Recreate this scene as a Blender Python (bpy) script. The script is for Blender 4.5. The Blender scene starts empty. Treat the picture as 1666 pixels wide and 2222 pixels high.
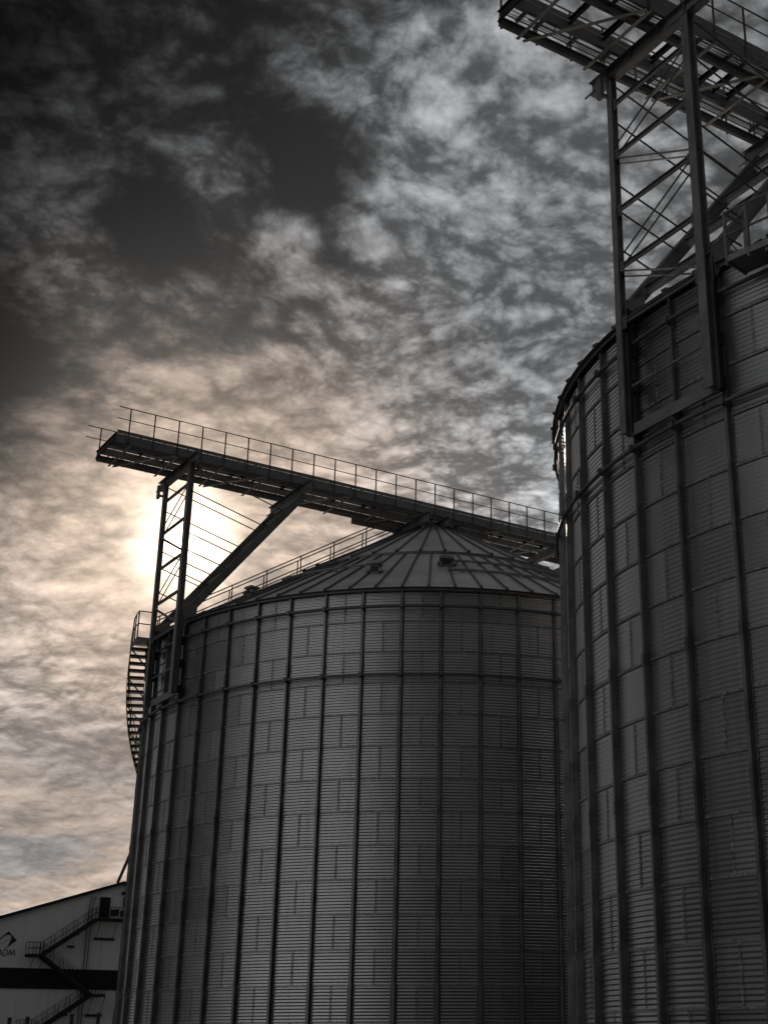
import bpy, math, random
import numpy as np
from mathutils import Vector, Matrix
random.seed(7)
rng = np.random.default_rng(11)
PI = math.pi
SC = bpy.context.scene
COL = SC.collection

# ---------------------------------------------------------------- camera
TH, RO, FPX = 0.37801, -0.00242, 2959.7
cam_d = bpy.data.cameras.new('camera')
cam = bpy.data.objects.new('camera', cam_d)
COL.objects.link(cam)
cam_d.sensor_fit = 'HORIZONTAL'
cam_d.sensor_width = 36.0
cam_d.lens = FPX / 1666 * 36
cam_d.shift_x = -(1062.02 - 833) / 1666
cam_d.shift_y = (1078.2 - 1111) / 1666
cam_d.clip_start = 0.1
cam_d.clip_end = 6000
cam_d.dof.use_dof = True
cam_d.dof.focus_distance = 58
cam_d.dof.aperture_fstop = 1.5
fw = Vector((0, math.cos(TH), math.sin(TH)))
up = Vector((0, -math.sin(TH), math.cos(TH)))
rt = Vector((1, 0, 0))
c_, s_ = math.cos(RO), math.sin(RO)
r2_ = rt * c_ + up * s_
u2_ = -rt * s_ + up * c_
cam.matrix_world = Matrix(((r2_.x, u2_.x, -fw.x, 0), (r2_.y, u2_.y, -fw.y, 0), (r2_.z, u2_.z, -fw.z, 1.6), (0, 0, 0, 1)))
SC.camera = cam
SC.view_settings.view_transform = 'Standard'
SC.view_settings.look = 'None'
SC.view_settings.exposure = 0.0
SC.view_settings.gamma = 1.0

# ---------------------------------------------------------------- sun + sky
SUN = Vector((-0.2198, 0.9178, 0.3307)).normalized()
sl = bpy.data.lights.new('sun', 'SUN')
sl.energy = 3.0
sl.angle = math.radians(0.6)
sl.color = (1.0, 0.86, 0.74)
so = bpy.data.objects.new('sun', sl)
COL.objects.link(so)
so.rotation_euler = SUN.to_track_quat('Z', 'Y').to_euler()
so.location = (0, 0, 60)

world = bpy.data.worlds.new('World')
SC.world = world
world.use_nodes = True
NT = world.node_tree
NT.nodes.clear()


class G:
    """tiny helper for writing node graphs"""
    def __init__(s, nt): s.nt = nt
    def n(s, t, **k):
        x = s.nt.nodes.new(t)
        for a, b in k.items(): setattr(x, a, b)
        return x
    def put(s, sock, v):
        if v is None: return
        if isinstance(v, bpy.types.NodeSocket): s.nt.links.new(v, sock)
        else:
            if isinstance(v, (tuple, list)) and sock.type == 'RGBA' and len(v) == 3: v = (*v, 1)
            sock.default_value = v
    def m(s, op, a, b=None, c=None, clamp=False):
        x = s.n('ShaderNodeMath', operation=op, use_clamp=clamp)
        for i, v in enumerate((a, b, c)): s.put(x.inputs[i], v)
        return x.outputs[0]
    def v(s, op, a, b=None, scale=None):
        x = s.n('ShaderNodeVectorMath', operation=op)
        s.put(x.inputs[0], a); s.put(x.inputs[1], b)
        if scale is not None: s.put(x.inputs['Scale'], scale)
        return x.outputs['Value'] if op in ('DOT_PRODUCT', 'LENGTH') else x.outputs[0]
    def step(s, v, lo, hi, a=0.0, b=1.0, kind='SMOOTHSTEP'):
        x = s.n('ShaderNodeMapRange', interpolation_type=kind)
        for i, q in enumerate((v, lo, hi, a, b)): s.put(x.inputs[i], q)
        return x.outputs[0]
    def mix(s, f, a, b, bt='MIX'):
        x = s.n('ShaderNodeMix', data_type='RGBA', blend_type=bt)
        s.put(x.inputs[0], f); s.put(x.inputs[6], a); s.put(x.inputs[7], b)
        return x.outputs[2]
    def noise(s, vec, scale, det=4, rough=0.5, dist=0.0, out='Fac', lac=2.0):
        x = s.n('ShaderNodeTexNoise')
        s.put(x.inputs['Vector'], vec)
        x.inputs['Scale'].default_value = scale
        x.inputs['Detail'].default_value = det
        x.inputs['Roughness'].default_value = rough
        x.inputs['Distortion'].default_value = dist
        x.inputs['Lacunarity'].default_value = lac
        return x.outputs[out]


def px(x, y):
    """world direction of the sky seen at a photo pixel (used only to place cloud features in the sky)"""
    X, Y = x - 1062.02, -(y - 1078.2)
    return (rt * X + up * Y + fw * FPX).normalized()


g = G(NT)
BACK = 3.3
tc = g.n('ShaderNodeTexCoord')
D = tc.outputs['Generated']
sep = g.n('ShaderNodeSeparateXYZ'); g.put(sep.inputs[0], D)
dz = g.m('MAXIMUM', sep.outputs[2], 0.0)
inv = g.m('DIVIDE', 1.0, g.m('ADD', dz, 0.24))
comb = g.n('ShaderNodeCombineXYZ')
g.put(comb.inputs[0], g.m('MULTIPLY', sep.outputs[0], inv))
g.put(comb.inputs[1], g.m('MULTIPLY', sep.outputs[1], inv))
P = comb.outputs[0]
# angular distance to the sun, in degrees
sd = g.v('DOT_PRODUCT', D, tuple(SUN))
ang = g.m('MULTIPLY', g.m('ARCCOSINE', g.m('MINIMUM', sd, 0.999999)), 180 / PI)


def blob(x, y, r_in, r_out):
    d = g.v('DOT_PRODUCT', D, tuple(px(x, y)))
    a = g.m('MULTIPLY', g.m('ARCCOSINE', g.m('MINIMUM', d, 0.999999)), 180 / PI)
    return g.step(a, r_in, r_out, 1.0, 0.0)


# warp the cloud plane so that cloudlets curl
wv = g.noise(P, 1.8, 3, 0.5, out='Color')
wv = g.v('SUBTRACT', wv, (0.5, 0.5, 0.5))
PW = g.v('ADD', P, g.v('SCALE', wv, None, 0.16))
wv2 = g.v('SUBTRACT', g.noise(PW, 10.0, 2, 0.5, out='Color'), (0.5, 0.5, 0.5))
PW2 = g.v('ADD', PW, g.v('SCALE', wv2, None, 0.016))


def billow(scale, octs, fall=0.55, off=(0, 0, 0)):
    """rounded lumps with darker creases between them, about 0..1"""
    out = None; a = 1.0; tot = 0.0
    for k in range(octs):
        n_ = g.noise(g.v('ADD', PW2, (3.7 * k + off[0], 1.9 * k + off[1], 0)), scale * 2.1 ** k, 1.0, 0.4)
        q_ = g.m('MULTIPLY', g.m('ABSOLUTE', g.m('SUBTRACT', n_, 0.5)), 4.0 * a)
        out = q_ if out is None else g.m('ADD', out, q_); tot += a; a *= fall
    return g.m('DIVIDE', out, tot)


big = g.noise(PW, 3.8, 8, 0.58)
med = g.noise(PW2, 9.0, 8, 0.60)
bl = billow(9.0, 6, 0.60)
bl2 = billow(19.0, 5, 0.62)
bls = billow(9.0, 4, 0.62, (0.004, -0.018, 0))
bl4 = billow(9.0, 4, 0.62)
rim = g.m('SUBTRACT', bl4, bls)
fine = g.noise(PW2, 60.0, 5, 0.6)
# coverage
cov = g.m('ADD', g.m('MULTIPLY', big, 0.55), g.m('MULTIPLY', med, 0.45))
cov = g.m('ADD', cov, g.m('MULTIPLY', g.m('SUBTRACT', bl, 0.45), 0.16))
cov = g.m('ADD', cov, g.m('MULTIPLY', g.m('SUBTRACT', fine, 0.5), 0.06))
bias = 0.0
for (x, y, a, b, k) in ((680, 380, 0.4, 4.2, -0.19), (740, 580, 0.2, 2.4, -0.17), (330, 470, 0.2, 3.0, -0.17), (540, 110, 0.4, 4.5, -0.06), (-60, 800, 1.0, 4.0, -0.12),
                        (1250, 350, 4.0, 12.0, 0.17), (1000, 950, 4.0, 12.0, 0.21), (450, 380, 0.3, 2.0, 0.09),
                        (200, 1250, 3.0, 9.0, 0.15), (100, 1850, 4.0, 9.0, 0.16), (380, 850, 1.0, 5.0, 0.10), (120, 600, 0.3, 4.2, 0.11)):
    bias = g.m('ADD', bias, g.m('MULTIPLY', blob(x, y, a, b), k))
dens = g.m('ADD', cov, bias)
alpha = g.step(dens, 0.35, 0.65)
thick = g.step(dens, 0.55, 0.85)
# cloud shading
lum = g.m('ADD', 0.272, g.m('MULTIPLY', g.m('SUBTRACT', med, 0.5), 0.31))
lum = g.m('ADD', lum, g.m('MULTIPLY', g.m('SUBTRACT', bl, 0.42), 0.42))
lum = g.m('ADD', lum, g.m('MULTIPLY', g.m('SUBTRACT', bl2, 0.42), 0.36))
lum = g.m('ADD', lum, g.m('MULTIPLY', g.m('SUBTRACT', fine, 0.5), 0.10))
lum = g.m('ADD', lum, g.m('MULTIPLY', g.m('SUBTRACT', big, 0.5), 0.25))
lum = g.m('ADD', lum, g.m('MULTIPLY', rim, 0.30))
# the veil is smoother close to the sun and low down, where the layer is seen edge-on
calm = g.m('MAXIMUM', g.step(ang, 3.0, 15.0, 0.66, 0.0), g.step(sep.outputs[2], 0.12, 0.34, 0.80, 0.0))
stv = g.v('ADD', g.v('MULTIPLY', D, (5.0, 5.0, 34.0)), g.v('SCALE', wv, None, 1.2))
strk = g.noise(stv, 1.0, 7, 0.56)
soft = g.m('ADD', 0.175, g.m('MULTIPLY', g.m('SUBTRACT', med, 0.5), 0.18))
soft = g.m('ADD', soft, g.m('MULTIPLY', g.m('SUBTRACT', strk, 0.5), g.step(sep.outputs[2], 0.15, 0.36, 0.62, 0.10)))
lum = g.m('ADD', g.m('MULTIPLY', lum, g.m('SUBTRACT', 1.0, calm)), g.m('MULTIPLY', soft, calm))
lum = g.m('SMOOTH_MAX', lum, 0.09, 0.12)
# the sky darkens towards the upper left, with lens vignetting put into its brightness
dark = g.m('MAXIMUM', blob(-200, -100, 4.0, 22.0), g.m('MULTIPLY', blob(-420, 640, 6.0, 14.0), 0.92))
lum = g.m('MULTIPLY', lum, g.m('SUBTRACT', 1.0, g.m('MULTIPLY', dark, 0.96)))
# unseen sky behind and beside the viewer
back = g.v('DOT_PRODUCT', D, (-0.52, -0.85, 0.06))
lum = g.m('MULTIPLY', lum, g.m('ADD', 1.0, g.m('MULTIPLY', g.step(back, 0.45, 0.97), BACK)))
rback = g.v('DOT_PRODUCT', D, (0.40, -0.91, 0.08))
lum = g.m('MULTIPLY', lum, g.m('SUBTRACT', 1.0, g.m('MULTIPLY', g.step(rback, 0.50, 0.88), 0.97)))
azd = g.m('ABSOLUTE', g.m('ADD', g.m('MULTIPLY', g.m('ARCTAN2', sep.outputs[0], sep.outputs[1]), 180 / PI), 84.0))
fl = g.m('MULTIPLY', g.step(azd, 11.0, 26.0, 1.0, 0.0), g.step(dz, 0.28, 0.80, 0.985, 0.62))
lum = g.m('MULTIPLY', lum, g.m('SUBTRACT', 1.0, fl))
lowl = g.v('DOT_PRODUCT', D, (-0.76, 0.65, 0.02))
lum = g.m('MULTIPLY', lum, g.m('ADD', 1.0, g.m('MULTIPLY', g.step(lowl, 0.955, 0.995), 1.4)))
lum = g.m('MULTIPLY', lum, g.step(dz, 0.66, 0.90, 1.0, 0.85))
warm = g.step(ang, 3.0, 17.0, 1.0, 0.0)
warmh = g.step(sep.outputs[2], 0.02, 0.48, 0.95, 0.0)
left = g.m('MULTIPLY', g.step(sep.outputs[0], -0.30, 0.14, 1.0, 0.0), g.step(sep.outputs[0], -0.75, -0.45, 0.0, 1.0))
w = g.m('MAXIMUM', warm, g.m('MULTIPLY', g.m('MULTIPLY', warmh, left), g.step(strk, 0.36, 0.56, 0.15, 1.0)))
ccol = g.mix(w, (0.955, 0.985, 1.015), (1.27, 0.98, 0.78))
hal = g.m('EXPONENT', g.m('MULTIPLY', ang, -1 / 4.6))
lum = g.m('MULTIPLY', lum, g.m('ADD', 1.0, g.m('MULTIPLY', hal, 1.45)))
hz = g.m('ADD', g.m('MULTIPLY', g.step(sep.outputs[2], 0.0, 0.16, 1.15, 0.0), left), g.step(sep.outputs[2], 0.37, 0.47, 0.62, 0.0))
lum = g.m('MULTIPLY', lum, g.m('ADD', 1.0, hz))
cloud = g.v('SCALE', ccol, None, lum)
# clear air between the clouds
sky = g.n('ShaderNodeTexSky', sky_type='NISHITA')
sky.sun_disc = False
sky.sun_elevation = math.asin(SUN.z)
sky.sun_rotation = math.atan2(SUN.x, SUN.y)
sky.altitude = 50
hs = g.n('ShaderNodeHueSaturation')
hs.inputs['Saturation'].default_value = 0.05
hs.inputs['Value'].default_value = 0.048
g.put(hs.inputs['Color'], sky.outputs[0])
clear = g.v('MULTIPLY', hs.outputs[0], (1.0, 1.0, 1.01))
clear = g.v('SCALE', clear, None, g.m('SUBTRACT', 1.0, g.m('MULTIPLY', dark, 0.80)))
clear = g.v('MINIMUM', clear, (1.6, 1.6, 1.6))
col = g.mix(g.m('MULTIPLY', alpha, 0.97), clear, g.v('SCALE', cloud, None, 10.0))
# sunlight scattered through the veil of cloud round the sun
rag = g.m('MULTIPLY', g.m('SUBTRACT', g.noise(PW2, 14.0, 5, 0.6), 0.5), 1.6)
a2 = g.m('ADD', ang, rag)
cd_ = g.v('DOT_PRODUCT', D, tuple(px(404, 1174)))
ca_ = g.m('ADD', g.m('MULTIPLY', g.m('ARCCOSINE', g.m('MINIMUM', cd_, 0.999999)), 180 / PI), rag)
core = g.step(ca_, 1.2, 3.0, 1.0, 0.0)
glow = g.m('ADD', g.m('MULTIPLY', core, 9.0), g.m('MULTIPLY', g.m('EXPONENT', g.m('MULTIPLY', ang, -1 / 2.7)), 5.0))
glow = g.m('ADD', glow, g.m('MULTIPLY', g.step(ang, 0.0, 0.9, 1.0, 0.0), 60.0))
col = g.v('ADD', col, g.v('SCALE', (1.0, 0.82, 0.64), None, glow))
bg = g.n('ShaderNodeBackground')
g.put(bg.inputs[0], col)
bg.inputs[1].default_value = 0.1
ow = g.n('ShaderNodeOutputWorld')
NT.links.new(bg.outputs[0], ow.inputs[0])


# ---------------------------------------------------------------- materials
def new_mat(name):
    m = bpy.data.materials.new(name)
    m.use_nodes = True
    nt = m.node_tree
    return m, G(nt), nt.nodes['Principled BSDF']


def metal(name, base, rough=0.45, met=0.6, var=0.12, scale=3.0, bump=0.0, dirt=0.25):
    m, g, b = new_mat(name)
    t = g.n('ShaderNodeTexCoord').outputs['Object']
    n1 = g.noise(t, scale, 6, 0.6)
    n2 = g.noise(t, scale * 9, 4, 0.6)
    f = g.m('ADD', g.m('MULTIPLY', n1, 0.7), g.m('MULTIPLY', n2, 0.3))
    lo = tuple(c * (1 - var * 2) for c in base); hi = tuple(min(1, c * (1 + var)) for c in base)
    c = g.mix(g.step(f, 0.35, 0.65), lo, hi)
    st = g.v('MULTIPLY', t, (1, 1, 0.08))
    s = g.step(g.noise(st, scale * 2.2, 4, 0.65), 0.52, 0.75)
    c = g.mix(g.m('MULTIPLY', s, dirt), c, tuple(c * 0.45 for c in base))
    g.put(b.inputs['Base Color'], c)
    b.inputs['Metallic'].default_value = met
    g.put(b.inputs['Roughness'], g.step(f, 0.3, 0.7, rough - 0.07, rough + 0.1))
    if bump:
        bp = g.n('ShaderNodeBump'); bp.inputs['Strength'].default_value = bump; bp.inputs['Distance'].default_value = 0.01
        g.put(bp.inputs['Height'], n2); g.put(b.inputs['Normal'], bp.outputs[0])
    return m


def sheet_mat(name, base, var):
    """galvanised sheet; attribute 'sheet' holds one random number per metal sheet"""
    m, g, b = new_mat(name)
    t = g.n('ShaderNodeTexCoord').outputs['Object']
    at = g.n('ShaderNodeAttribute', attribute_name='sheet').outputs['Fac']
    n1 = g.noise(t, 1.1, 6, 0.6); n2 = g.noise(t, 14.0, 4, 0.7)
    st = g.noise(g.v('MULTIPLY', t, (1, 1, 0.05)), 5.0, 5, 0.65)
    k = g.m('ADD', g.m('MULTIPLY', at, 0.5), g.m('MULTIPLY', n1, 0.5))
    c = g.mix(g.step(k, 0.2, 0.8), tuple(x * (1 - var) for x in base), tuple(x * (1 + var) for x in base))
    c = g.mix(g.m('MULTIPLY', g.step(st, 0.5, 0.72), 0.35), c, tuple(x * 0.55 for x in base))
    c = g.mix(g.m('MULTIPLY', g.step(n2, 0.45, 0.7), 0.12), c, tuple(x * 0.5 for x in base))
    g.put(b.inputs['Base Color'], c)
    b.inputs['Metallic'].default_value = 0.95
    vz = g.n('ShaderNodeTexVoronoi'); g.put(vz.inputs['Vector'], t); vz.inputs['Scale'].default_value = 26.0
    bp = g.n('ShaderNodeBump'); bp.inputs['Strength'].default_value = 0.35; bp.inputs['Distance'].default_value = 0.02
    g.put(bp.inputs['Height'], g.m('ADD', g.m('MULTIPLY', g.noise(t, 1.7, 3, 0.5), 1.0), g.m('MULTIPLY', vz.outputs['Distance'], 0.03)))
    g.put(b.inputs['Normal'], bp.outputs[0])
    g.put(b.inputs['Roughness'], g.m('ADD', 0.26, g.m('ADD', g.m('MULTIPLY', at, 0.05), g.m('MULTIPLY', n1, 0.12))))
    return m


M = {}
M['wall'] = sheet_mat('galvanised_wall_sheet', (0.50, 0.505, 0.51), 0.07)
M['roof'] = metal('galvanised_roof_sheet', (0.62, 0.62, 0.62), 0.5, 0.4, 0.10, 0.8)
M['seam'] = metal('bolted_seam_shade', (0.34, 0.34, 0.34), 0.5, 0.7, 0.35, 16.0)  # darker than the sheets: lap shadow and bolt-line dirt in one colour
M['rib'] = metal('stiffener_steel', (0.20, 0.20, 0.203), 0.42, 0.8, 0.15, 2.0)
M['ring'] = metal('ring_steel', (0.15, 0.15, 0.152), 0.55, 0.5)
M['steel'] = metal('structural_steel', (0.26, 0.26, 0.262), 0.55, 0.55, 0.15, 2.0)
M['fascia'] = metal('girder_steel', (0.23, 0.23, 0.233), 0.6, 0.4, 0.12, 1.5)
M['light'] = metal('light_angle_steel', (0.32, 0.32, 0.31), 0.5, 0.55, 0.12, 2.0)
M['grate'] = metal('grating_steel', (0.30, 0.30, 0.30), 0.5, 0.5)
M['rail'] = metal('rail_steel', (0.13, 0.125, 0.12), 0.55, 0.5)
M['black'] = metal('dark_painted_steel', (0.02, 0.021, 0.022), 0.55, 0.2)
M['band'] = metal('dark_band_cladding', (0.008, 0.008, 0.009), 0.75, 0.0)
M['trim'] = metal('dark_blue_roof_trim', (0.012, 0.016, 0.035), 0.5, 0.1)
M['logo'] = metal('logo_paint', (0.03, 0.037, 0.045), 0.7, 0.0)
M['pipe'] = metal('pipe_steel', (0.10, 0.095, 0.09), 0.5, 0.4)
M['post'] = metal('dark_brown_post', (0.03, 0.024, 0.02), 0.8, 0.0)
m, g2, b = new_mat('white_wall_cladding')
t = g2.n('ShaderNodeTexCoord').outputs['Object']
sp = g2.n('ShaderNodeSeparateXYZ'); g2.put(sp.inputs[0], t)
wv_ = g2.m('SINE', g2.m('MULTIPLY', sp.outputs[0], 2 * PI / 0.25))
n = g2.noise(g2.v('MULTIPLY', t, (1, 1, 0.12)), 0.9, 5, 0.6)
jn = g2.step(g2.m('ABSOLUTE', g2.m('SUBTRACT', g2.m('FRACT', g2.m('DIVIDE', sp.outputs[0], 3.1)), 0.5)), 0.492, 0.499, 1.0, 0.72)
st2 = g2.step(g2.noise(g2.v('MULTIPLY', t, (1, 1, 0.05)), 1.6, 5, 0.7), 0.52, 0.8, 1.0, 0.70)
g2.put(b.inputs['Base Color'], g2.v('SCALE', g2.mix(n, (0.78, 0.79, 0.79), (0.90, 0.90, 0.90)), None, g2.m('MULTIPLY', jn, st2)))
b.inputs['Roughness'].default_value = 0.6
bp = g2.n('ShaderNodeBump'); bp.inputs['Distance'].default_value = 0.02; bp.inputs['Strength'].default_value = 0.4
g2.put(bp.inputs['Height'], wv_); g2.put(b.inputs['Normal'], bp.outputs[0])
M['clad'] = m
m, g2, b = new_mat('ground_asphalt')
t = g2.n('ShaderNodeTexCoord').outputs['Object']
n = g2.noise(t, 0.2, 8, 0.6); n3 = g2.noise(t, 30, 3, 0.6)
g2.put(b.inputs['Base Color'], g2.mix(g2.m('ADD', g2.m('MULTIPLY', n, 0.7), g2.m('MULTIPLY', n3, 0.3)), (0.03, 0.03, 0.03), (0.075, 0.072, 0.068)))
b.inputs['Roughness'].default_value = 0.9
M['ground'] = m

# ---------------------------------------------------------------- geometry helpers
UA = math.atan2(0.56034, 0.82826)          # heading of the walkways
CA = Vector((-2.6445, 59.06, 0)); CB = Vector((14.02, 32.8463, 0))


def L(u, v, z): return Vector((u, -v, z))  # along the walkway, towards the viewer, up


def bend(verts, p, q):
    return verts


class MB:
    def __init__(s): s.v = []; s.f = []
    def add(s, vs, fs):
        o = len(s.v); s.v += [tuple(x) for x in vs]; s.f += [tuple(i + o for i in f) for f in fs]; return s
    def frame(s, a, b, upv):
        a = Vector(a); b = Vector(b); d = (b - a).normalized(); upv = Vector(upv)
        x = d.cross(upv)
        if x.length < 1e-4: x = d.cross(Vector((0, 1, 0)))
        x.normalize(); y = x.cross(d).normalized()
        return a, b, x, y
    def sect(s, a, b, pts, upv=(0, 0, 1)):
        """extrude a closed section (x sideways, y up) from a to b"""
        a, b, x, y = s.frame(a, b, upv)
        n = len(pts)
        vs = [a + x * p[0] + y * p[1] for p in pts] + [b + x * p[0] + y * p[1] for p in pts]
        fs = [(i, (i + 1) % n, (i + 1) % n + n, i + n) for i in range(n)] + [tuple(range(n))[::-1], tuple(range(n, 2 * n))]
        return s.add(vs, fs)
    def bar(s, a, b, w, h, upv=(0, 0, 1), ox=0, oy=0):
        return s.sect(a, b, [(ox - w / 2, oy - h / 2), (ox + w / 2, oy - h / 2), (ox + w / 2, oy + h / 2), (ox - w / 2, oy + h / 2)], upv)
    def ibeam(s, a, b, w, h, tf=0.016, tw=0.012, upv=(0, 0, 1)):
        s.bar(a, b, w, tf, upv, 0, h / 2 - tf / 2); s.bar(a, b, w, tf, upv, 0, -h / 2 + tf / 2)
        return s.bar(a, b, tw, h - 2 * tf - 0.001, upv)
    def chan(s, a, b, w, h, side=1, t=0.012, upv=(0, 0, 1)):
        """C section, web at the far side, flanges pointing to +side"""
        s.bar(a, b, t, h, upv, 0, 0)
        s.bar(a, b, w, t, upv, side * (w / 2 + t / 2), h / 2 - t / 2)
        return s.bar(a, b, w, t, upv, side * (w / 2 + t / 2), -h / 2 + t / 2)
    def angle(s, a, b, w, t=0.01, upv=(0, 0, 1)):
        return s.sect(a, b, [(-w / 2, -w / 2), (w / 2, -w / 2), (w / 2, -w / 2 + t), (-w / 2 + t, -w / 2 + t), (-w / 2 + t, w / 2), (-w / 2, w / 2)], upv)
    def tube(s, a, b, r, n=8):
        return s.sect(a, b, [(r * math.cos(2 * PI * i / n), r * math.sin(2 * PI * i / n)) for i in range(n)])
    def path(s, pts, r, n=6):
        for p, q in zip(pts, pts[1:]): s.tube(p, q, r, n)
        return s
    def box(s, c, sx, sy, sz):
        return s.bar(Vector(c) - Vector((0, 0, sz / 2)), Vector(c) + Vector((0, 0, sz / 2)), sx, sy, (0, 1, 0))
    def build(s, name, mat, parent=None, off=(0, 0, 0), label=None, smooth=False):
        o3 = Vector(off)
        me = bpy.data.meshes.new(name)
        me.from_pydata([tuple(Vector(p) - o3) for p in s.v], [], s.f)
        me.materials.append(mat)
        if smooth:
            for p in me.polygons: p.use_smooth = True
        me.update()
        o = bpy.data.objects.new(name, me)
        COL.objects.link(o)
        if parent: o.parent = parent
        if label: o['label'] = label
        return o


def thing(name, label, cat, unit, base=(0, 0, 0), group=None):
    """Empty at the base of a thing; base is in the walkway frame of a silo"""
    o = bpy.data.objects.new(name, None)
    COL.objects.link(o)
    o.rotation_euler = (0, 0, UA)
    o.location = unit + Matrix.Rotation(UA, 3, 'Z') @ Vector(base)
    o['label'] = label; o['category'] = cat
    if group: o['group'] = group
    return o


def copy_tree(o, parent=None):
    c = o.copy(); COL.objects.link(c); c.parent = parent
    for ch in [k for k in bpy.data.objects if k.parent is o]: copy_tree(ch, c)
    return c


# ---------------------------------------------------------------- ground
gm = MB(); gm.add([(-3000, -3000, 0), (3000, -3000, 0), (3000, 3000, 0), (-3000, 3000, 0)], [(0, 1, 2, 3)])
go = gm.build('ground', M['ground']); go['kind'] = 'structure'

# ---------------------------------------------------------------- silo
R = 12.11; ZE = 16.642; ROW = 1.118; NR = 54; DP = 2 * PI / NR; TAN = 0.57
ZR = ZE + 0.05


def make_wall():
    V = []; F = []; sh = []; mats = []
    nz = 11 * 7; na = 8
    rows = 15
    for r in range(rows):
        for b in range(NR):
            if (b + r) % 2: continue
            a0 = PI + (b - 4 + 0.5) * DP; a1 = a0 + 2 * DP + 0.035 / R
            zt = ZE - r * ROW + 0.0; zb = ZE - (r + 1) * ROW - 0.04
            if zb < -0.2: zb = -0.2
            off = rng.normal(0, 0.0012); tlt = rng.normal(0, 0.0011); rnd = rng.random(); skew = rng.normal(0, 0.0007)
            zz = np.linspace(zt, zb, nz + 1)
            t = (zt - zz) / (zt - zb)
            amp = 0.0088 * np.clip(np.minimum(t, 1 - t) / 0.035, 0, 1)
            prof = amp * np.cos((ZE - zz) * 2 * PI / (ROW / 11)) + off + tlt * (t - .5) * 2 + 0.006 * t
            aa = np.linspace(a0, a1, na + 1)
            bow = 0.010 * np.abs(np.sin((aa - a0) / DP * PI + PI / 2))
            rr = R + prof[:, None] + (bow - 0.01)[None, :] * rng.uniform(0.1, 0.6) + skew * ((aa - a0) / DP - 1)[None, :]
            base = len(V)
            X = rr * np.cos(aa)[None, :]; Y = rr * np.sin(aa)[None, :]; Z = np.repeat(zz[:, None], na + 1, 1)
            V.append(np.stack([X, Y, Z], -1).reshape(-1, 3))
            sh.append(np.full((nz + 1) * (na + 1), rnd))
    V = np.concatenate(V); sh = np.concatenate(sh)
    per = (nz + 1) * (na + 1); ns = len(V) // per
    i, j = np.meshgrid(np.arange(nz), np.arange(na), indexing='ij')
    q = (i * (na + 1) + j)[..., None] + np.array([0, na + 1, na + 2, 1])
    q = q.reshape(-1, 4)
    F = (q[None] + (np.arange(ns) * per)[:, None, None]).reshape(-1, 4)
    # bolted vertical laps, strips coloured darker for the shadow at the edge
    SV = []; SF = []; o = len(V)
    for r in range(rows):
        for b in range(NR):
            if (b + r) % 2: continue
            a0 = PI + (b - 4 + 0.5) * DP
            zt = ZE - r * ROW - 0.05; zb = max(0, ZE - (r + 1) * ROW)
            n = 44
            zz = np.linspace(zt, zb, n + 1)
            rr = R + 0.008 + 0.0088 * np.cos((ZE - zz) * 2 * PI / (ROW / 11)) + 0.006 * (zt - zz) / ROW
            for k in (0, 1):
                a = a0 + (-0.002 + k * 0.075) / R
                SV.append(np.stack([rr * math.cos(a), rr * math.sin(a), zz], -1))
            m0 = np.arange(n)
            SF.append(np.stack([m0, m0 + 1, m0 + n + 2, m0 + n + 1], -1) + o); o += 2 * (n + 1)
    # horizontal laps: a flat bolted strip under every row, lap shadow in its colour
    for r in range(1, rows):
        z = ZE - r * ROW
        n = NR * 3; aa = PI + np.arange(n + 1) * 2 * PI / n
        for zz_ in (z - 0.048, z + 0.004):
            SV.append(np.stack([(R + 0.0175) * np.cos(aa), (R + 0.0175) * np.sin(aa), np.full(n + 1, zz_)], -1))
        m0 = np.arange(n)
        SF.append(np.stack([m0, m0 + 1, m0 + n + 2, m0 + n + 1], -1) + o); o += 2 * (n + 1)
    nF = len(F)
    V = np.concatenate([V] + SV); F = np.concatenate([F] + SF)
    sh = np.concatenate([sh, np.full(len(V) - len(sh), 0.5)])
    me = bpy.data.meshes.new('wall')
    me.vertices.add(len(V)); me.vertices.foreach_set('co', V.astype(np.float32).ravel())
    me.loops.add(F.size); me.loops.foreach_set('vertex_index', F.astype(np.int32).ravel())
    me.polygons.add(len(F)); me.polygons.foreach_set('loop_start', (np.arange(len(F)) * 4).astype(np.int32))
    me.polygons.foreach_set('use_smooth', np.ones(len(F), bool))
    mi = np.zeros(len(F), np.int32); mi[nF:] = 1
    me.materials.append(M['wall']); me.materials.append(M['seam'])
    me.polygons.foreach_set('material_index', mi)
    me.update(calc_edges=True)
    at = me.attributes.new('sheet', 'FLOAT', 'POINT'); at.data.foreach_set('value', sh.astype(np.float32))
    o = bpy.data.objects.new('wall', me); COL.objects.link(o)
    return o


def hat(mb, z0, z1, w, fl, d, r0):
    """hat-shaped stiffener standing on the wall at local angle 0 (x outwards)"""
    t = 0.006
    pts = [(-w / 2 - fl, 0), (-w / 2, 0), (-w / 2 + 0.012, d), (w / 2 - 0.012, d), (w / 2, 0), (w / 2 + fl, 0)]
    n = len(pts)
    vs = []
    for z in (z0, z1):
        for (y, x) in pts: vs.append((r0 + x + t, y, z))
    fs = [(i, i + 1, i + 1 + n, i + n) for i in range(n - 1)]
    fs += [(1, 2, 3, 4), (1 + n, 4 + n, 3 + n, 2 + n)]
    mb.add(vs, fs)
    mb.add([(r0 + t + .001, w / 2 + fl, z0), (r0 + t + .001, w / 2 + fl, z1), (r0 - 0.004, w / 2 + fl, z0), (r0 - 0.004, w / 2 + fl, z1)], [(0, 1, 3, 2)])
    mb.add([(r0 + t + .001, -w / 2 - fl, z0), (r0 + t + .001, -w / 2 - fl, z1), (r0 - 0.004, -w / 2 - fl, z0), (r0 - 0.004, -w / 2 - fl, z1)], [(0, 1, 3, 2)])


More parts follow.
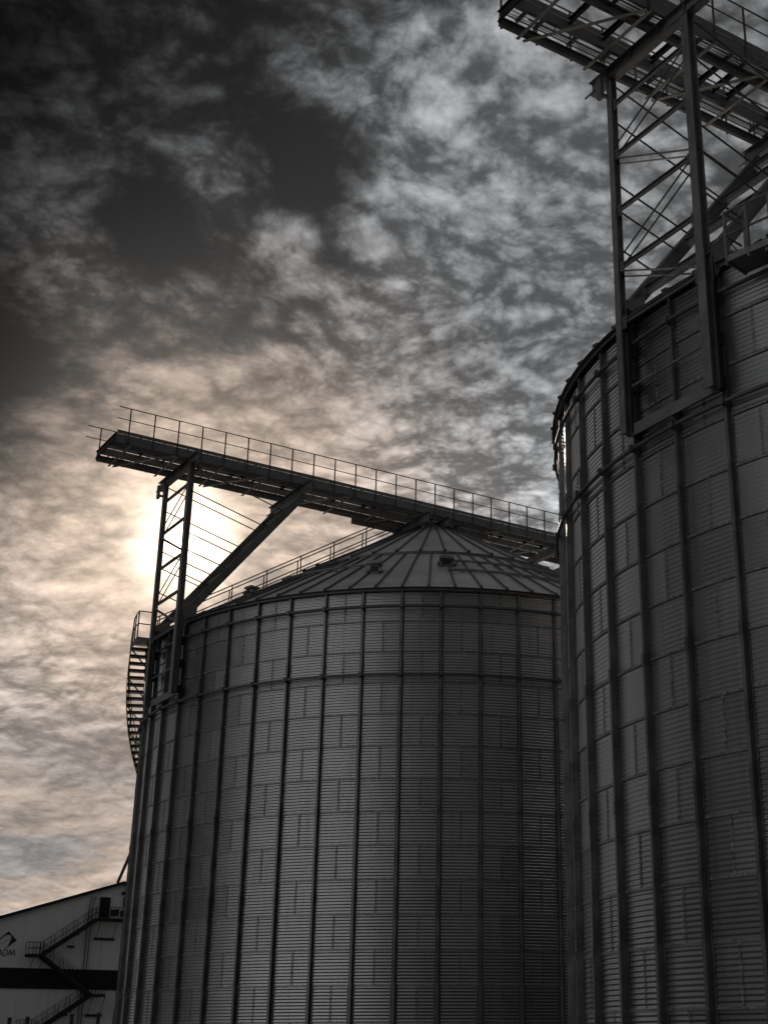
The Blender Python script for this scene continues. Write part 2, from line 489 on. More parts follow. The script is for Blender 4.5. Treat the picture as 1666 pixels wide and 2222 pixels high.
def make_stiffener():
    mb = MB(); r0 = R + 0.012
    z = ZE - 0.02
    hat(mb, z - 2.36 * ROW, z, 0.085, 0.035, 0.095, r0)
    hat(mb, z - 7.0 * ROW, z - 2.36 * ROW + 0.002, 0.095, 0.035, 0.120, r0)
    hat(mb, z - 12.0 * ROW, z - 7.0 * ROW + 0.004, 0.10, 0.04, 0.132, r0)
    hat(mb, 0, z - 12.0 * ROW + 0.004, 0.11, 0.065, 0.140, r0)
    for k in (2.36, 5.02, 7.0, 9.5, 12.0):        # splice plates
        zz = z - k * ROW
        mb.bar((r0 + 0.147 if k > 6 else r0 + 0.127, 0, zz - 0.14), (r0 + 0.147 if k > 6 else r0 + 0.127, 0, zz + 0.14), 0.010, 0.09, (0, 1, 0))
    # bolt heads along the flanges
    zz = 0.4
    while zz < z - 0.1:
        for y in ((-0.062, 0.062) if zz > z - 2.36 * ROW else (-0.07, 0.07)):
            mb.box((r0 + 0.016, y, zz), 0.018, 0.022, 0.022)
        zz += ROW / 5.5
    return mb


def ring_mb(z, d=0.15, h=0.085):
    mb = MB(); n = NR * 2; vs = []
    sec = [(0.0, -h / 2), (0.055, -h / 2), (0.075, -h / 4), (0.075, h / 4), (0.055, h / 2), (0.0, h / 2)]
    for i in range(n):
        a = PI + i * DP / 2
        for (x, y) in sec:
            rr = R + d + x - (0.012 if i % 2 else 0)
            vs.append((rr * math.cos(a), rr * math.sin(a), z + y))
    m_ = len(sec); fs = []
    for i in range(n):
        j = (i + 1) % n
        for k in range(m_): fs.append((i * m_ + k, j * m_ + k, j * m_ + (k + 1) % m_, i * m_ + (k + 1) % m_))
    mb.add(vs, fs)
    for i in range(NR):                            # clamp at each stiffener
        a = PI + i * DP; ca, sa = math.cos(a), math.sin(a)
        c = Vector(((R + d + 0.05) * ca, (R + d + 0.05) * sa, z))
        mb.bar(c - Vector((0, 0, 0.075)), c + Vector((0, 0, 0.075)), 0.13, 0.10, (-sa, ca, 0))
    return mb


def roof_pt(r, a, dz=0.0): return Vector((r * math.cos(a), r * math.sin(a), ZR + (12.33 - r) * TAN + dz))


def make_roof(parent):
    RM, RT = 6.5, 0.75
    NL, NU = 81, 42
    mb = MB()
    for i in range(NL):                            # lower panels, slightly dished one by one
        a0 = PI + i * 2 * PI / NL; a1 = a0 + 2 * PI / NL
        e = random.uniform(-0.012, 0.012); f = random.uniform(-0.01, 0.01)
        for k in range(6):
            r0 = 12.33 + (RM - 0.1 - 12.33) * k / 6; r1 = 12.33 + (RM - 0.1 - 12.33) * (k + 1) / 6
            mb.add([roof_pt(r0, a0, e), roof_pt(r0, a1, f), roof_pt(r1, a1, f), roof_pt(r1, a0, e)], [(0, 1, 2, 3)])
    mb.build('lower_roof', M['roof'], parent)
    mb = MB()
    for i in range(NL):
        a = PI + i * 2 * PI / NL
        p, q = roof_pt(12.345, a), roof_pt(RM, a); 
        nrm = Vector((TAN * math.cos(a), TAN * math.sin(a), 1)).normalized()
        mb.bar(p + nrm * 0.03, q + nrm * 0.03, 0.055, 0.075, nrm)
        mb.bar(p + nrm * 0.045 + Vector((0, 0, -0.03)), p + nrm * 0.045 + (q - p).normalized() * 0.12, 0.08, 0.10, nrm)   # foot clip
    mb.build('roof_seams', M['ring'], parent)
    mb = MB(); dz = 0.11
    for i in range(NU):
        a0 = PI + (i + 0.3) * 2 * PI / NU; a1 = a0 + 2 * PI / NU
        e = random.uniform(-0.01, 0.01); f = random.uniform(-0.01, 0.01)
        for k in range(4):
            r0 = RM + 0.12 + (RT - RM - 0.12) * k / 4; r1 = RM + 0.12 + (RT - RM - 0.12) * (k + 1) / 4
            mb.add([roof_pt(r0, a0, dz + e), roof_pt(r0, a1, dz + f), roof_pt(r1, a1, dz + f), roof_pt(r1, a0, dz + e)], [(0, 1, 2, 3)])
    mb.build('upper_roof', M['roof'], parent)
    mb = MB()
    for i in range(NU):
        a = PI + (i + 0.3) * 2 * PI / NU
        nrm = Vector((TAN * math.cos(a), TAN * math.sin(a), 1)).normalized()
        p, q = roof_pt(RM + 0.15, a, dz), roof_pt(RT, a, dz)
        mb.bar(p + nrm * 0.03, q + nrm * 0.03, 0.055, 0.075, nrm)
        mb.bar(p + nrm * 0.04, p + nrm * 0.04 + (q - p).normalized() * 0.15, 0.11, 0.12, nrm)
    for i in range(84):                            # dark ledge where the upper cone laps the lower one
        a0, a1 = i * 2 * PI / 84, (i + 1) * 2 * PI / 84
        mb.bar(roof_pt(RM + 0.13, a0, 0.05), roof_pt(RM + 0.13, a1, 0.05), 0.05, 0.13)
    mb.build('upper_roof_seams', M['ring'], parent)
    # top collar
    mb = MB()
    mb.tube((0, 0, ZR + (12.33 - RT) * TAN - 0.05), (0, 0, 23.42), 0.8, 24)
    mb.build('top_collar', M['steel'], parent)


def make_silo():
    t = thing('grain_silo', 'corrugated steel grain silo in the middle with its cone roof in full view', 'silo', CA, group='corrugated steel grain silos')
    wl = make_wall(); wl.parent = t
    st = make_stiffener().build('wall_stiffener', M['rib'], t)
    st.rotation_euler = (0, 0, PI)
    for k in range(1, NR):
        c = st.copy(); COL.objects.link(c); c.parent = t; c.rotation_euler = (0, 0, PI + k * DP)
    ring_mb(ZE - 0.576 * ROW).build('wind_ring', M['ring'], t)
    ring_mb(ZE - 2.80 * ROW).build('wind_ring', M['ring'], t)
    mb = MB(); n = 81 * 2
    for i in range(n):
        a0 = PI + i * 2 * PI / n; a1 = a0 + 2 * PI / n
        p = Vector(((R + 0.15) * math.cos(a0), (R + 0.15) * math.sin(a0), ZE - 0.01)); q = Vector(((R + 0.15) * math.cos(a1), (R + 0.15) * math.sin(a1), ZE - 0.01))
        mb.bar(p, q, 0.02, 0.10)
        mb.bar(p, q, 0.20, 0.015, (0, 0, 1), -0.0, 0.055)
    mb.build('eave_trim', M['ring'], t)
    make_roof(t)
    mb = MB()
    for i in range(NR):
        a0 = PI + i * DP; a1 = a0 + DP
        mb.bar(((R + .1) * math.cos(a0), (R + .1) * math.sin(a0), 0.15), ((R + .1) * math.cos(a1), (R + .1) * math.sin(a1), 0.15), 0.7, 0.3)
    mb.build('foundation_kerb', M['post'], t)
    return t


silo_a = make_silo()
silo_a.location = CA + Vector((0.05, 0, 0))
silo_b = copy_tree(silo_a)
silo_b.location = CB
silo_b['label'] = 'corrugated steel grain silo at the right edge, the nearer and larger-looking of the two'


# ---------------------------------------------------------------- overhead walkway bridge
def grating(mb, u0, u1, v0, v1, z):
    mb.bar(L(u0, v0 + .02, z), L(u1, v0 + .02, z), 0.02, 0.04)
    mb.bar(L(u0, v1 - .02, z), L(u1, v1 - .02, z), 0.02, 0.04)
    u = u0
    while u < u1:
        p, q = L(u, v0 + .03, z), L(u, v1 - .03, z)
        mb.add([p + Vector((0, 0, 0)), q, q + Vector((0.011, 0, 0)), p + Vector((0.011, 0, 0))], [(0, 1, 2, 3)])
        mb.add([p, q, q + Vector((0, 0, .012)), p + Vector((0, 0, .012))], [(0, 1, 2, 3)])
        u += 0.05
    v = v0 + 0.1
    while v < v1 - 0.05:
        mb.bar(L(u0, v, z), L(u1, v, z), 0.020, 0.012); v += 0.11


def rail_run(mb, u0, u1, v, z, h=1.05, first=None, step=1.02, low=0.45, r=0.022):
    mb.tube(L(u0, v, z + h), L(u1, v, z + h), r); mb.tube(L(u0 - 0.03, v, z + h * 0.52), L(u1, v, z + h * 0.52), r * 0.85)
    u = first if first is not None else u0
    while u <= u1 + 1e-6:
        mb.bar(L(u, v, z - low), L(u, v, z + h), 0.045, 0.035, (0, 1, 0)); u += step


def make_bridge(u0, u1, label):
    zb, zt = 23.50, 23.95
    base = L(u0, 0, zb)
    t = thing('overhead_walkway', label, 'walkway', CA, base, 'overhead conveyor walkways')
    B = lambda mb, n, m, **k: mb.build(n, m, t, base, **k)
    for v, side, g0, g1 in ((-1.20, -1, zb, 23.76), (-0.47, 1, 23.56, 23.84), (0.50, -1, 23.56, 23.84), (1.20, 1, zb, 23.84)):
        mb = MB()
        # side>0: web outside facing the viewer, flanges behind it
        mb.chan(L(u0, v, (g0 + g1) / 2), L(u1, v, (g0 + g1) / 2), 0.075, g1 - g0, -side if side > 0 else 1)
        u = u0 + 5.9
        while u < u1 - 1:                           # splice plates with bolts
            mb.bar(L(u - .2, v + 0.012, (g0 + g1) / 2), L(u + .2, v + 0.012, (g0 + g1) / 2), 0.008, 0.20)
            for du in (-.16, -.1, .1, .16):
                for dz in (-.06, .06): mb.box(L(u + du, v + 0.02, (g0 + g1) / 2 + dz), 0.03, 0.02, 0.03)
            u += 6.0
        B(mb, 'side_girder', M['fascia'])
    for v in (-0.45, 1.225):
        mb = MB(); mb.bar(L(u0, v, 23.94), L(u1, v, 23.94), 0.02, 0.13)
        B(mb, 'toe_plate', M['fascia'])
    for v0, v1 in ((-1.19, -0.49), (0.51, 1.19)):
        mb = MB(); grating(mb, u0 + .02, u1 - .02, v0, v1, zt - 0.035)
        B(mb, 'grating_floor', M['grate'])
        mb = MB()
        u = u0 + 0.5; k = 0
        while u < u1:
            mb.chan(L(u, v0, zt - 0.12), L(u, v1, zt - 0.12), 0.05, 0.09); u += 1.0 if k % 3 else 0.5; k += 1
        # service pipe under the floor with hangers
        mb.tube(L(u0 + .5, (v0 + v1) / 2 + .12, zb + 0.10), L(u1 - .5, (v0 + v1) / 2 + .12, zb + 0.10), 0.022)
        u = u0 + 1.3
        while u < u1: mb.bar(L(u, (v0 + v1) / 2 + .1, zb + .02), L(u, (v0 + v1) / 2 + .1, zt - .06), 0.025, 0.025, (0, 1, 0)); u += 2.1
        B(mb, 'floor_joists', M['steel'])
    u = u0 + 0.12; k = 0
    while u < u1:
        mb = MB(); mb.chan(L(u, -0.46, zt - 0.12), L(u, 0.49, zt - 0.12), 0.07, 0.16)
        B(mb, 'cross_beam', M['black']); u += (1.42, 1.0, 1.5, 1.5, .5, .5)[k % 6]; k += 1
    # lateral bracing under the girders
    u = u0 + 0.55; k = 0
    while u < u1 - 2.2:
        mb = MB(); mb.angle(L(u, -1.24, zb - 0.045), L(u, 1.24, zb - 0.055), 0.095)
        B(mb, 'bottom_strut', M['light'])
        if k % 2 == 0:
            mb = MB(); mb.angle(L(u + .16, -1.22, zb - 0.05), L(u + 1.88, 1.22, zb - 0.06), 0.09)
            B(mb, 'diagonal_brace', M['light'])
        u += 1.97; k += 1
    mb = MB(); rail_run(mb, u0 - .03, u1, 1.235, zt, first=u0 + .46)
    mb.path([L(u1, 1.235, zt + 1.05), L(u1, 1.235, zt)], .022)
    B(mb, 'handrail', M['rail'])
    mb = MB(); rail_run(mb, u0 - .45, u1, -1.235, zt, first=u0 + .1)
    B(mb, 'handrail', M['rail'])
    # end cross plate
    mb = MB(); mb.chan(L(u0 + .012, -1.19, zt - .2), L(u0 + .012, 1.19, zt - .2), 0.06, 0.30)
    B(mb, 'end_plate', M['black'])
    # deeper saddle section over the roof peak
    for v in (-1.16, 0.47):
        mb = MB(); mb.bar(L(-3.75, v - 0.03, zb - 0.14), L(2.6, v - 0.03, zb - 0.14), 0.03, 0.26)
        B(mb, 'haunch_plate', M['fascia'])
    for u in (-1.35, -0.25):
        mb = MB(); mb.ibeam(L(u, -1.6, zb - 0.30), L(u, 1.6, zb - 0.30), 0.22, 0.42)
        B(mb, 'saddle_beam', M['steel'])
    for v in (-1.1, 1.1):
        mb = MB(); mb.bar(L(-1.45, v, 22.70), L(-.85, v * .5, zb - .5), 0.12, 0.10); mb.bar(L(0.15, v, 22.70), L(-.4, v * .5, zb - .5), 0.12, 0.10)
        mb.bar(L(-1.35, v, 22.6), L(-1.35, v, zb - .5), .1, .1, (0, 1, 0)); mb.bar(L(-.25, v, 22.6), L(-.25, v, zb - .5), .1, .1, (0, 1, 0))
        B(mb, 'saddle_leg', M['steel'])
    return t


ROT = Matrix.Rotation(UA, 3, 'Z')
bridge_a = make_bridge(-15.56, 21.0, 'railed steel walkway passing over the peak of the middle silo')
bridge_a.location = CA + ROT @ L(-15.56, 0.30, 23.5)
bridge_b = copy_tree(bridge_a)
bridge_b.location = CB + ROT @ L(-15.56, -0.40, 23.5)
bridge_b['label'] = 'steel walkway seen from below in the upper right corner'


# ---------------------------------------------------------------- support towers
def make_tower():
    base = L(-12.45, 0, 13.75)
    t = thing('support_tower', 'lattice tower on the left side of the middle silo, sun behind it', 'tower', CA, base, 'support towers of the walkways')
    B = lambda mb, n, m, **k: mb.build(n, m, t, base, **k)
    UC = -12.45
    for v, w, d in ((1.40, 0.225, 0.225), (-1.33, 0.17, 0.18)):
        mb = MB(); mb.ibeam(L(UC, v, 13.75), L(UC, v, 23.12), w, d, 0.016, 0.03, (1, 0, 0))
        mb.bar(L(UC - d / 2 + .016, v, 13.75), L(UC - d / 2 + .016, v, 16.9), w + .02, .03, (1, 0, 0))
        B(mb, 'column', M['steel'])
        mb = MB()
        for z in (13.95, 14.95, 15.85, 16.7):
            mb.bar(L(UC + d / 2, v, z), L(-12.12, v, z), 0.16, 0.30)
        mb.bar(L(UC + d / 2 + 0.03, v, 13.8), L(UC + d / 2 + .03, v, 16.85), 0.26, 0.05, (1, 0, 0))
        B(mb, 'wall_bracket', M['black'])
    mb = MB(); mb.ibeam(L(UC, -2.05, 23.32), L(UC, 2.05, 23.32), 0.24, 0.36, 0.018, 0.014)
    mb.bar(L(UC - .10, -2.22, 23.15), L(UC - .10, 2.05, 23.15), 0.05, 0.02)
    for v in (-1.4, -.5, .5, 1.4): mb.bar(L(UC, v, 23.16), L(UC, v, 23.48), 0.20, 0.012, (0, 1, 0))
    B(mb, 'head_beam', M['steel'])
    # knee bracket at the head of the far column
    mb = MB(); mb.bar(L(UC - .28, -1.42, 22.55), L(UC - .28, -1.42, 23.14), 0.16, 0.10, (1, 0, 0)); mb.bar(L(UC - .3, -1.42, 22.7), L(UC - .08, -1.42, 22.7), .08, .08)
    B(mb, 'head_bracket', M['steel'])
    lv = (22.37, 20.93, 19.40, 17.88, 16.45)
    for z in lv:
        mb = MB(); mb.chan(L(UC, -1.32, z), L(UC, 1.30, z), 0.05, 0.12)
        for v, sg in ((-1.22, 1), (1.26, -1)):      # gusset plates with bolt heads
            mb.bar(L(UC - .035, v, z - .17), L(UC - .035, v, z + .13), 0.012, 0.22, (0, 1, 0))
            for dv in (-.06, .06):
                for dz_ in (-.12, 0, .09): mb.box(L(UC - .05, v + dv, z + dz_), 0.025, 0.03, 0.03)
        B(mb, 'horizontal_strut', M['steel'])
    for i in range(4):
        zf, zn = (lv[i + 1], lv[i]) if i % 2 == 0 else (lv[i], lv[i + 1])
        mb = MB()
        for du, o in ((-.07, 0.05), (.07, -0.05)):
            mb.angle(L(UC + du, -1.34, zf + (.12 if i % 2 == 0 else -.10) + o), L(UC + du, 1.32, zn + (-.12 if i % 2 == 0 else .1) + o), 0.045, 0.008)
        B(mb, 'zigzag_brace', M['steel'])
    for v in (1.40, -1.40):
        mb = MB(); mb.ibeam(L(-12.36, v, 16.72), L(-7.40, v, 22.98), 0.22, 0.30, 0.016, 0.012)
        B(mb, 'inclined_strut', M['steel'])
        mb = MB()
        for z in (23.13, 22.06, 20.28, 19.56, 18.52):
            ue = min(-7.6, -12.36 + (z - 16.72 - 0.1) / (1.262 + 0.262))
            mb.tube(L(UC + .05, v, z), L(ue, v, z - (ue - UC) * 0.262), 0.024)
        B(mb, 'tie_rod', M['rail'])
    for zc in (17.55, 19.30, 21.05, 22.45):
        uc = -12.36 + (zc - 16.72) / 1.262
        mb = MB(); mb.ibeam(L(uc, -1.30, zc), L(uc, 1.30, zc), 0.14, 0.20)
        B(mb, 'cross_strut', M['steel'])
    mb = MB(); mb.ibeam(L(-7.36, -2.0, 23.28), L(-7.36, 2.0, 23.28), 0.24, 0.36, 0.018, 0.014)
    mb.bar(L(-7.46, -2.15, 23.11), L(-7.46, 2.0, 23.11), 0.05, 0.02)
    B(mb, 'head_beam', M['steel'])
    mb = MB(); mb.bar(L(-12.33, -1.4, 13.86), L(-12.33, 1.4, 13.86), 0.02, 0.27); mb.bar(L(-12.33, -1.4, 14.9), L(-12.33, 1.4, 14.9), 0.04, 0.05)
    B(mb, 'foot_plate', M['fascia'])
    for v in (1.4, -1.4):
        mb = MB()
        mb.add([L(-12.34, v - .13, 16.25), L(-12.34, v - .13, 17.1), L(-11.75, v - .13, 17.4), L(-11.8, v - .13, 16.95),
                L(-12.34, v + .13, 16.25), L(-12.34, v + .13, 17.1), L(-11.75, v + .13, 17.4), L(-11.8, v + .13, 16.95)],
               [(0, 1, 2, 3), (4, 7, 6, 5), (0, 4, 5, 1), (1, 5, 6, 2), (2, 6, 7, 3), (3, 7, 4, 0)])
        B(mb, 'knee_plate', M['fascia'])
    return t


tower_a = make_tower()
tower_a.location = CA + ROT @ L(-12.45, 0.28, 13.75)
tower_b = copy_tree(tower_a)
tower_b.location = CB + ROT @ L(-12.45, 0.0, 13.75)
tower_b['label'] = 'lattice steel tower bolted to the silo at the right edge, under the near walkway'
tower_c = copy_tree(tower_a)
tower_c.rotation_euler = (0, 0, UA + PI)
tower_c.location = CA + ROT @ L(11.25, 0.3, 13.75)
tower_c['label'] = 'support tower beyond the middle silo roof, mostly hidden behind the right silo'


# ---------------------------------------------------------------- roof stairs
def make_roof_stair():
    base = L(-12.2, -0.25, ZR)
    t = thing('roof_stair', 'railed stair climbing the roof of the middle silo to its peak', 'stair', CA, base)
    B = lambda mb, n, m: mb.build(n, m, t, base)
    zr = lambda u: ZR + (12.33 + u) * TAN
    for v in (-0.60, 0.10):
        mb = MB(); mb.bar(L(-12.2, v, zr(-12.2) + .22), L(-1.7, v, zr(-1.7) + .22), 0.03, 0.14)
        B(mb, 'stringer', M['rail'])
        mb = MB()
        for h in (1.15, .62): mb.tube(L(-12.1, v, zr(-12.1) + h), L(-1.6, v, zr(-1.6) + h), 0.026)
        u = -11.9
        while u < -1.7: mb.bar(L(u, v, zr(u) + .1), L(u, v, zr(u) + 1.15), 0.045, 0.04, (0, 1, 0)); u += 1.46
        B(mb, 'stair_railing', M['rail'])
    mb = MB(); u = -12.1
    while u < -1.7: mb.bar(L(u, -.58, zr(u) + .24), L(u, .08, zr(u) + .24), 0.20, 0.025); u += 0.36
    B(mb, 'treads', M['grate'])
    return t


stair_a = make_roof_stair()
stair_a.rotation_euler = (0, 0, UA - math.radians(14.5))
stair_a.location = CA + Matrix.Rotation(UA - math.radians(14.5), 3, 'Z') @ L(-12.2, -0.25, ZR)


# ---------------------------------------------------------------- spiral stair on the middle silo
def pol(r, deg, z): return Vector((r * math.cos(math.radians(deg)), r * math.sin(math.radians(deg)), z))


def make_spiral():
    base = pol(12.8, 160, 0)
    t = thing('wall_stair', 'steel stair winding down the left edge of the middle silo', 'stair', CA, base)
    B = lambda mb, n, m, **k: mb.build(n, m, t, base, **k)
    ri, ro = 12.26, 12.92
    zt = 16.78; a1, a0 = 166.0, 171.5
    # landing
    mb = MB(); n = 5
    for i in range(n):
        b0, b1 = a1 + (a0 - a1) * i / n, a1 + (a0 - a1) * (i + 1) / n
        mb.add([pol(ri, b0, zt), pol(ro, b0, zt), pol(ro, b1, zt), pol(ri, b1, zt), pol(ri, b0, zt - .06), pol(ro, b0, zt - .06), pol(ro, b1, zt - .06), pol(ri, b1, zt - .06)],
               [(0, 1, 2, 3), (7, 6, 5, 4), (0, 4, 5, 1), (2, 6, 7, 3), (1, 5, 6, 2), (3, 7, 4, 0)])
    mb.path([pol(ro, a1 + (a0 - a1) * i / n, zt - .1) for i in range(n + 1)], .05)
    B(mb, 'landing', M['grate'])
    mb = MB()
    for h in (1.08, .55):
        mb.path([pol(ri, a0, zt + h), pol(ro, a0, zt + h)] + [pol(ro, a1 + (a0 - a1) * i / n, zt + h) for i in range(n, -1, -1)], .024)
    for p in (pol(ro, a0, 0), pol(ro, (a0 + a1) / 2, 0), pol(ro, a1, 0), pol(ri + .05, a0, 0)):
        mb.bar(p + Vector((0, 0, zt - .1)), p + Vector((0, 0, zt + 1.08)), .045, .045, (0, 1, 0))
    B(mb, 'landing_railing', M['rail'])
    # flight
    N = 74; rise = 0.2265; da = (a1 - 62) / N
    tr = MB(); so_ = MB(); si = MB(); rl = MB()
    for k in range(N):
        a = a1 - da * k; z = zt - .12 - rise * k
        b = a - da * 0.92
        tr.add([pol(ri, a, z), pol(ro, a, z), pol(ro, b, z), pol(ri, b, z), pol(ri, a, z - .10), pol(ro, a, z - .10), pol(ro, b, z - .10), pol(ri, b, z - .10)],
               [(0, 1, 2, 3), (7, 6, 5, 4), (0, 4, 5, 1), (2, 6, 7, 3), (1, 5, 6, 2), (3, 7, 4, 0)])
        q = a - da
        so_.bar(pol(ro + .02, a, z - .05), pol(ro + .02, q, z - .05 - rise), .02, .22)
        si.bar(pol(ri - .02, a, z - .05), pol(ri - .02, q, z - .05 - rise), .02, .22)
        for h in (1.0, .55): rl.tube(pol(ro, a, z + h), pol(ro, q, z + h - rise), .022, 6)
        if k % 4 == 0:
            rl.bar(pol(ro, a, z), pol(ro, a, z + 1.0), .04, .04, (0, 1, 0))
            so_.bar(pol(12.2, a, z - .9), pol(ro, a, z - .1), .05, .05)
    B(tr, 'treads', M['rail']); B(so_, 'outer_stringer', M['rail']); B(si, 'inner_stringer', M['rail']); B(rl, 'stair_railing', M['rail'])
    return t


make_spiral()


# ---------------------------------------------------------------- eave platform on the right silo
def make_eave_platform():
    base = pol(12.8, 194, 16.1)
    t = thing('eave_platform', 'small railed platform hung on the eave of the right silo beside the tower', 'platform', CB, base)
    B = lambda mb, n, m: mb.build(n, m, t, base)
    a0, a1 = 190.6, 203.0; ri, ro = 12.34, 12.98; z = 16.12; n = 6
    mb = MB()
    for i in range(n):
        b0, b1 = a0 + (a1 - a0) * i / n, a0 + (a1 - a0) * (i + 1) / n
        mb.add([pol(ri, b0, z), pol(ro, b0, z), pol(ro, b1, z), pol(ri, b1, z), pol(ri, b0, z - .03), pol(ro, b0, z - .03), pol(ro, b1, z - .03), pol(ri, b1, z - .03)],
               [(0, 1, 2, 3), (7, 6, 5, 4), (0, 4, 5, 1), (2, 6, 7, 3), (1, 5, 6, 2), (3, 7, 4, 0)])
    B(mb, 'floor_plate', M['fascia'])
    mb = MB()
    for i in range(n):
        b0, b1 = a0 + (a1 - a0) * i / n, a0 + (a1 - a0) * (i + 1) / n
        mb.bar(pol(ro, b0, z + .03), pol(ro, b1, z + .03), .05, .14)
    mb.bar(pol(ri, a0, z), pol(ro, a0, z), .05, .12); mb.bar(pol(ri, 194.6, z - .08), pol(ro, 194.6, z - .08), .05, .12)
    B(mb, 'edge_beam', M['steel'])
    mb = MB()
    for a in (194.6, 198.8, a1 - .2):
        mb.angle(pol(12.3, a, z - .55), pol(ro, a, z - .05), .05)
    B(mb, 'knee_brace', M['black'])
    mb = MB()
    for h in (1.12, .58):
        mb.path([pol(ro, a0 + (a1 - a0) * i / n, z + h) for i in range(n + 1)], .026)
        mb.tube(pol(ri + .1, a0, z + h), pol(ro, a0, z + h), .026)
    for a in (a0, 192.9, 195.2, 198.8, 202.8):
        mb.bar(pol(ro, a, z - .12), pol(ro, a, z + 1.12), .07, .05, (0, 1, 0))
    mb.bar(pol(ri + .1, a0 + .6, z + .1), pol(ri + .1, a0 + .6, z + 1.12), .08, .07, (0, 1, 0))
    mb.tube(pol(ri + .1, a0 + .6, z + .15), pol(ro, a0 - .1, z + .55), .014)
    B(mb, 'platform_railing', M['steel'])
    mb = MB(); mb.box(pol(12.7, 193.6, z + .12), .42, .3, .16)
    B(mb, 'junction_box', M['black'])
    return t


make_eave_platform()


# ---------------------------------------------------------------- things on the roof of the middle silo
def roof_frame(u, v, dz=0.0):
    r = math.hypot(u, v); return L(u, v, ZR + (12.33 - r) * TAN + dz)


def roof_vent(name, label, u, v, w, h, kind):
    p = roof_frame(u, v)
    t = thing(name, label, 'roof vent', CA, p, 'vents on the silo roof')
    B = lambda mb, n, m: mb.build(n, m, t, p)
    a = math.atan2(p.y, p.x); rd = Vector((math.cos(a), math.sin(a), 0))
    mb = MB(); mb.bar(p - Vector((0, 0, .1)), p + Vector((0, 0, h * .7)), w * .72, w * .72, rd)
    B(mb, 'duct', M['ring'])
    mb = MB(); mb.bar(p + Vector((0, 0, h * .70)), p + Vector((0, 0, h)), w, w, rd)
    for s in (-1, 1):
        q = p + Vector((-rd.y, rd.x, 0)) * s * w * .55 + Vector((0, 0, .06)); mb.bar(q, q + rd * w * .5, .12, .1)
    B(mb, 'hood', M['steel'])
    mb = MB(); mb.bar(p + rd * w * .38 + Vector((0, 0, .02)), p + rd * w * .38 + Vector((0, 0, h * .55)), w * .6, .02, rd)
    B(mb, 'louvre', M['black'])
    return t


roof_vent('roof_vent', 'boxy vent with a hood on the left half of the middle silo roof', -6.9, 7.15, 0.46, 0.46, 0)
roof_vent('roof_vent', 'low vent with a wide hood on the right half of the middle silo roof', -4.15, 7.85, 0.55, 0.34, 1)
roof_vent('roof_vent', 'small dark vent low on the roof beside the roof stair of the middle silo', -9.9, 2.6, 0.42, 0.30, 1)

t = thing('roof_pipe_run', 'pair of thin level pipes on the silo roof beside the low hooded vent', 'pipe', CA, roof_frame(-4.2, 8.2))
for r, d0, d1, hh in ((8.55, 118, 72, .16), (9.85, 118, 66, .10)):
    mb = MB(); pts = []
    for i in range(17):
        d = math.radians(d0 + (d1 - d0) * i / 16); pts.append(roof_frame(r * math.cos(d), r * math.sin(d), hh))
    mb.path(pts, .055, 8)
    for i in (1, 5, 9, 13): mb.bar(pts[i] - Vector((0, 0, hh)), pts[i], .08, .08, (0, 1, 0))
    mb.build('pipe', M['steel'], t, roof_frame(-4.2, 8.2))
t = thing('roof_pipe_run', 'thin pipe running level round the roof of the middle silo left of the boxy vent', 'pipe', CA, roof_frame(-7.6, 5.2))
mb = MB(); pts = []
for i in range(13):
    d = math.radians(134 + 30 * i / 12); pts.append(roof_frame(8.9 * math.cos(d), 8.9 * math.sin(d), .14))
mb.path(pts, .05, 8)
for i in (1, 5, 9): mb.bar(pts[i] - Vector((0, 0, .14)), pts[i], .08, .08, (0, 1, 0))
mb.build('pipe', M['steel'], t, roof_frame(-7.6, 5.2))

# ---------------------------------------------------------------- warehouse far left
VW = -87.4
wb = L(17.9, VW, 0)
wh = thing('warehouse', 'large white gabled warehouse with a dark band and a logo, far left behind the silo', 'building', CA, wb)
B = lambda mb, n, m, p=wh, **k: mb.build(n, m, p, wb, **k)
UR, ZRG = 17.93, 16.2; UL = -14.5; ZL = ZRG - (UR - UL) * 0.326; UE = 45.0; ZK = ZRG - 3.0 * 0.62; ZQ = ZK - (UE - UR - 3) * 0.30
mb = MB(); dep = 60
prof = [(UL, 0), (UE, 0), (UE, ZQ), (UR + 3, ZK), (UR, ZRG), (UL, max(ZL, 1))]
if ZL < 3: pass
n = len(prof)
mb.add([L(a, VW, z) for a, z in prof] + [L(a, VW - dep, z) for a, z in prof],
       [tuple(range(n)), tuple(range(n, 2 * n))[::-1]] + [(i, i + n, (i + 1) % n + n, (i + 1) % n) for i in range(n)])
B(mb, 'wall', M['clad'])
mb = MB()
for (p, q) in (((UL, ZL), (UR, ZRG)), ((UR, ZRG), (UR + 3, ZK)), ((UR + 3, ZK), (UE, ZQ))):
    mb.bar(L(p[0], VW + .1, p[1] - .02), L(q[0], VW + .1, q[1] - .02), 0.35, 0.30)
B(mb, 'roof_trim', M['trim'])
mb = MB(); mb.bar(L(UL, VW + .06, 6.95), L(18.45, VW + .06, 6.95), 0.12, 1.82)
B(mb, 'dark_band', M['band'])
mb = MB(); mb.bar(L(15.67, VW + .05, 12.75), L(15.67, VW + .05, 14.68), 0.001, 0.001, (0, 1, 0))
mb = MB(); mb.bar(L(16.17, VW + .05, 12.75), L(16.17, VW + .05, 14.68), 0.10, 1.04, (1, 0, 0))
B(mb, 'door', M['band'])
mb = MB(); mb.bar(L(18.3, VW + .04, 13.85), L(18.3, VW + .04, 14.78), 0.08, 0.5, (1, 0, 0))
B(mb, 'window', M['band'])
mb = MB(); mb.tube(L(17.93, VW, 15.1), L(17.93, VW + .25, 15.1), .17, 12); mb.bar(L(17.93, VW + .2, 15.25), L(17.93, VW + .2, 15.32), .2, .2, (1, 0, 0))
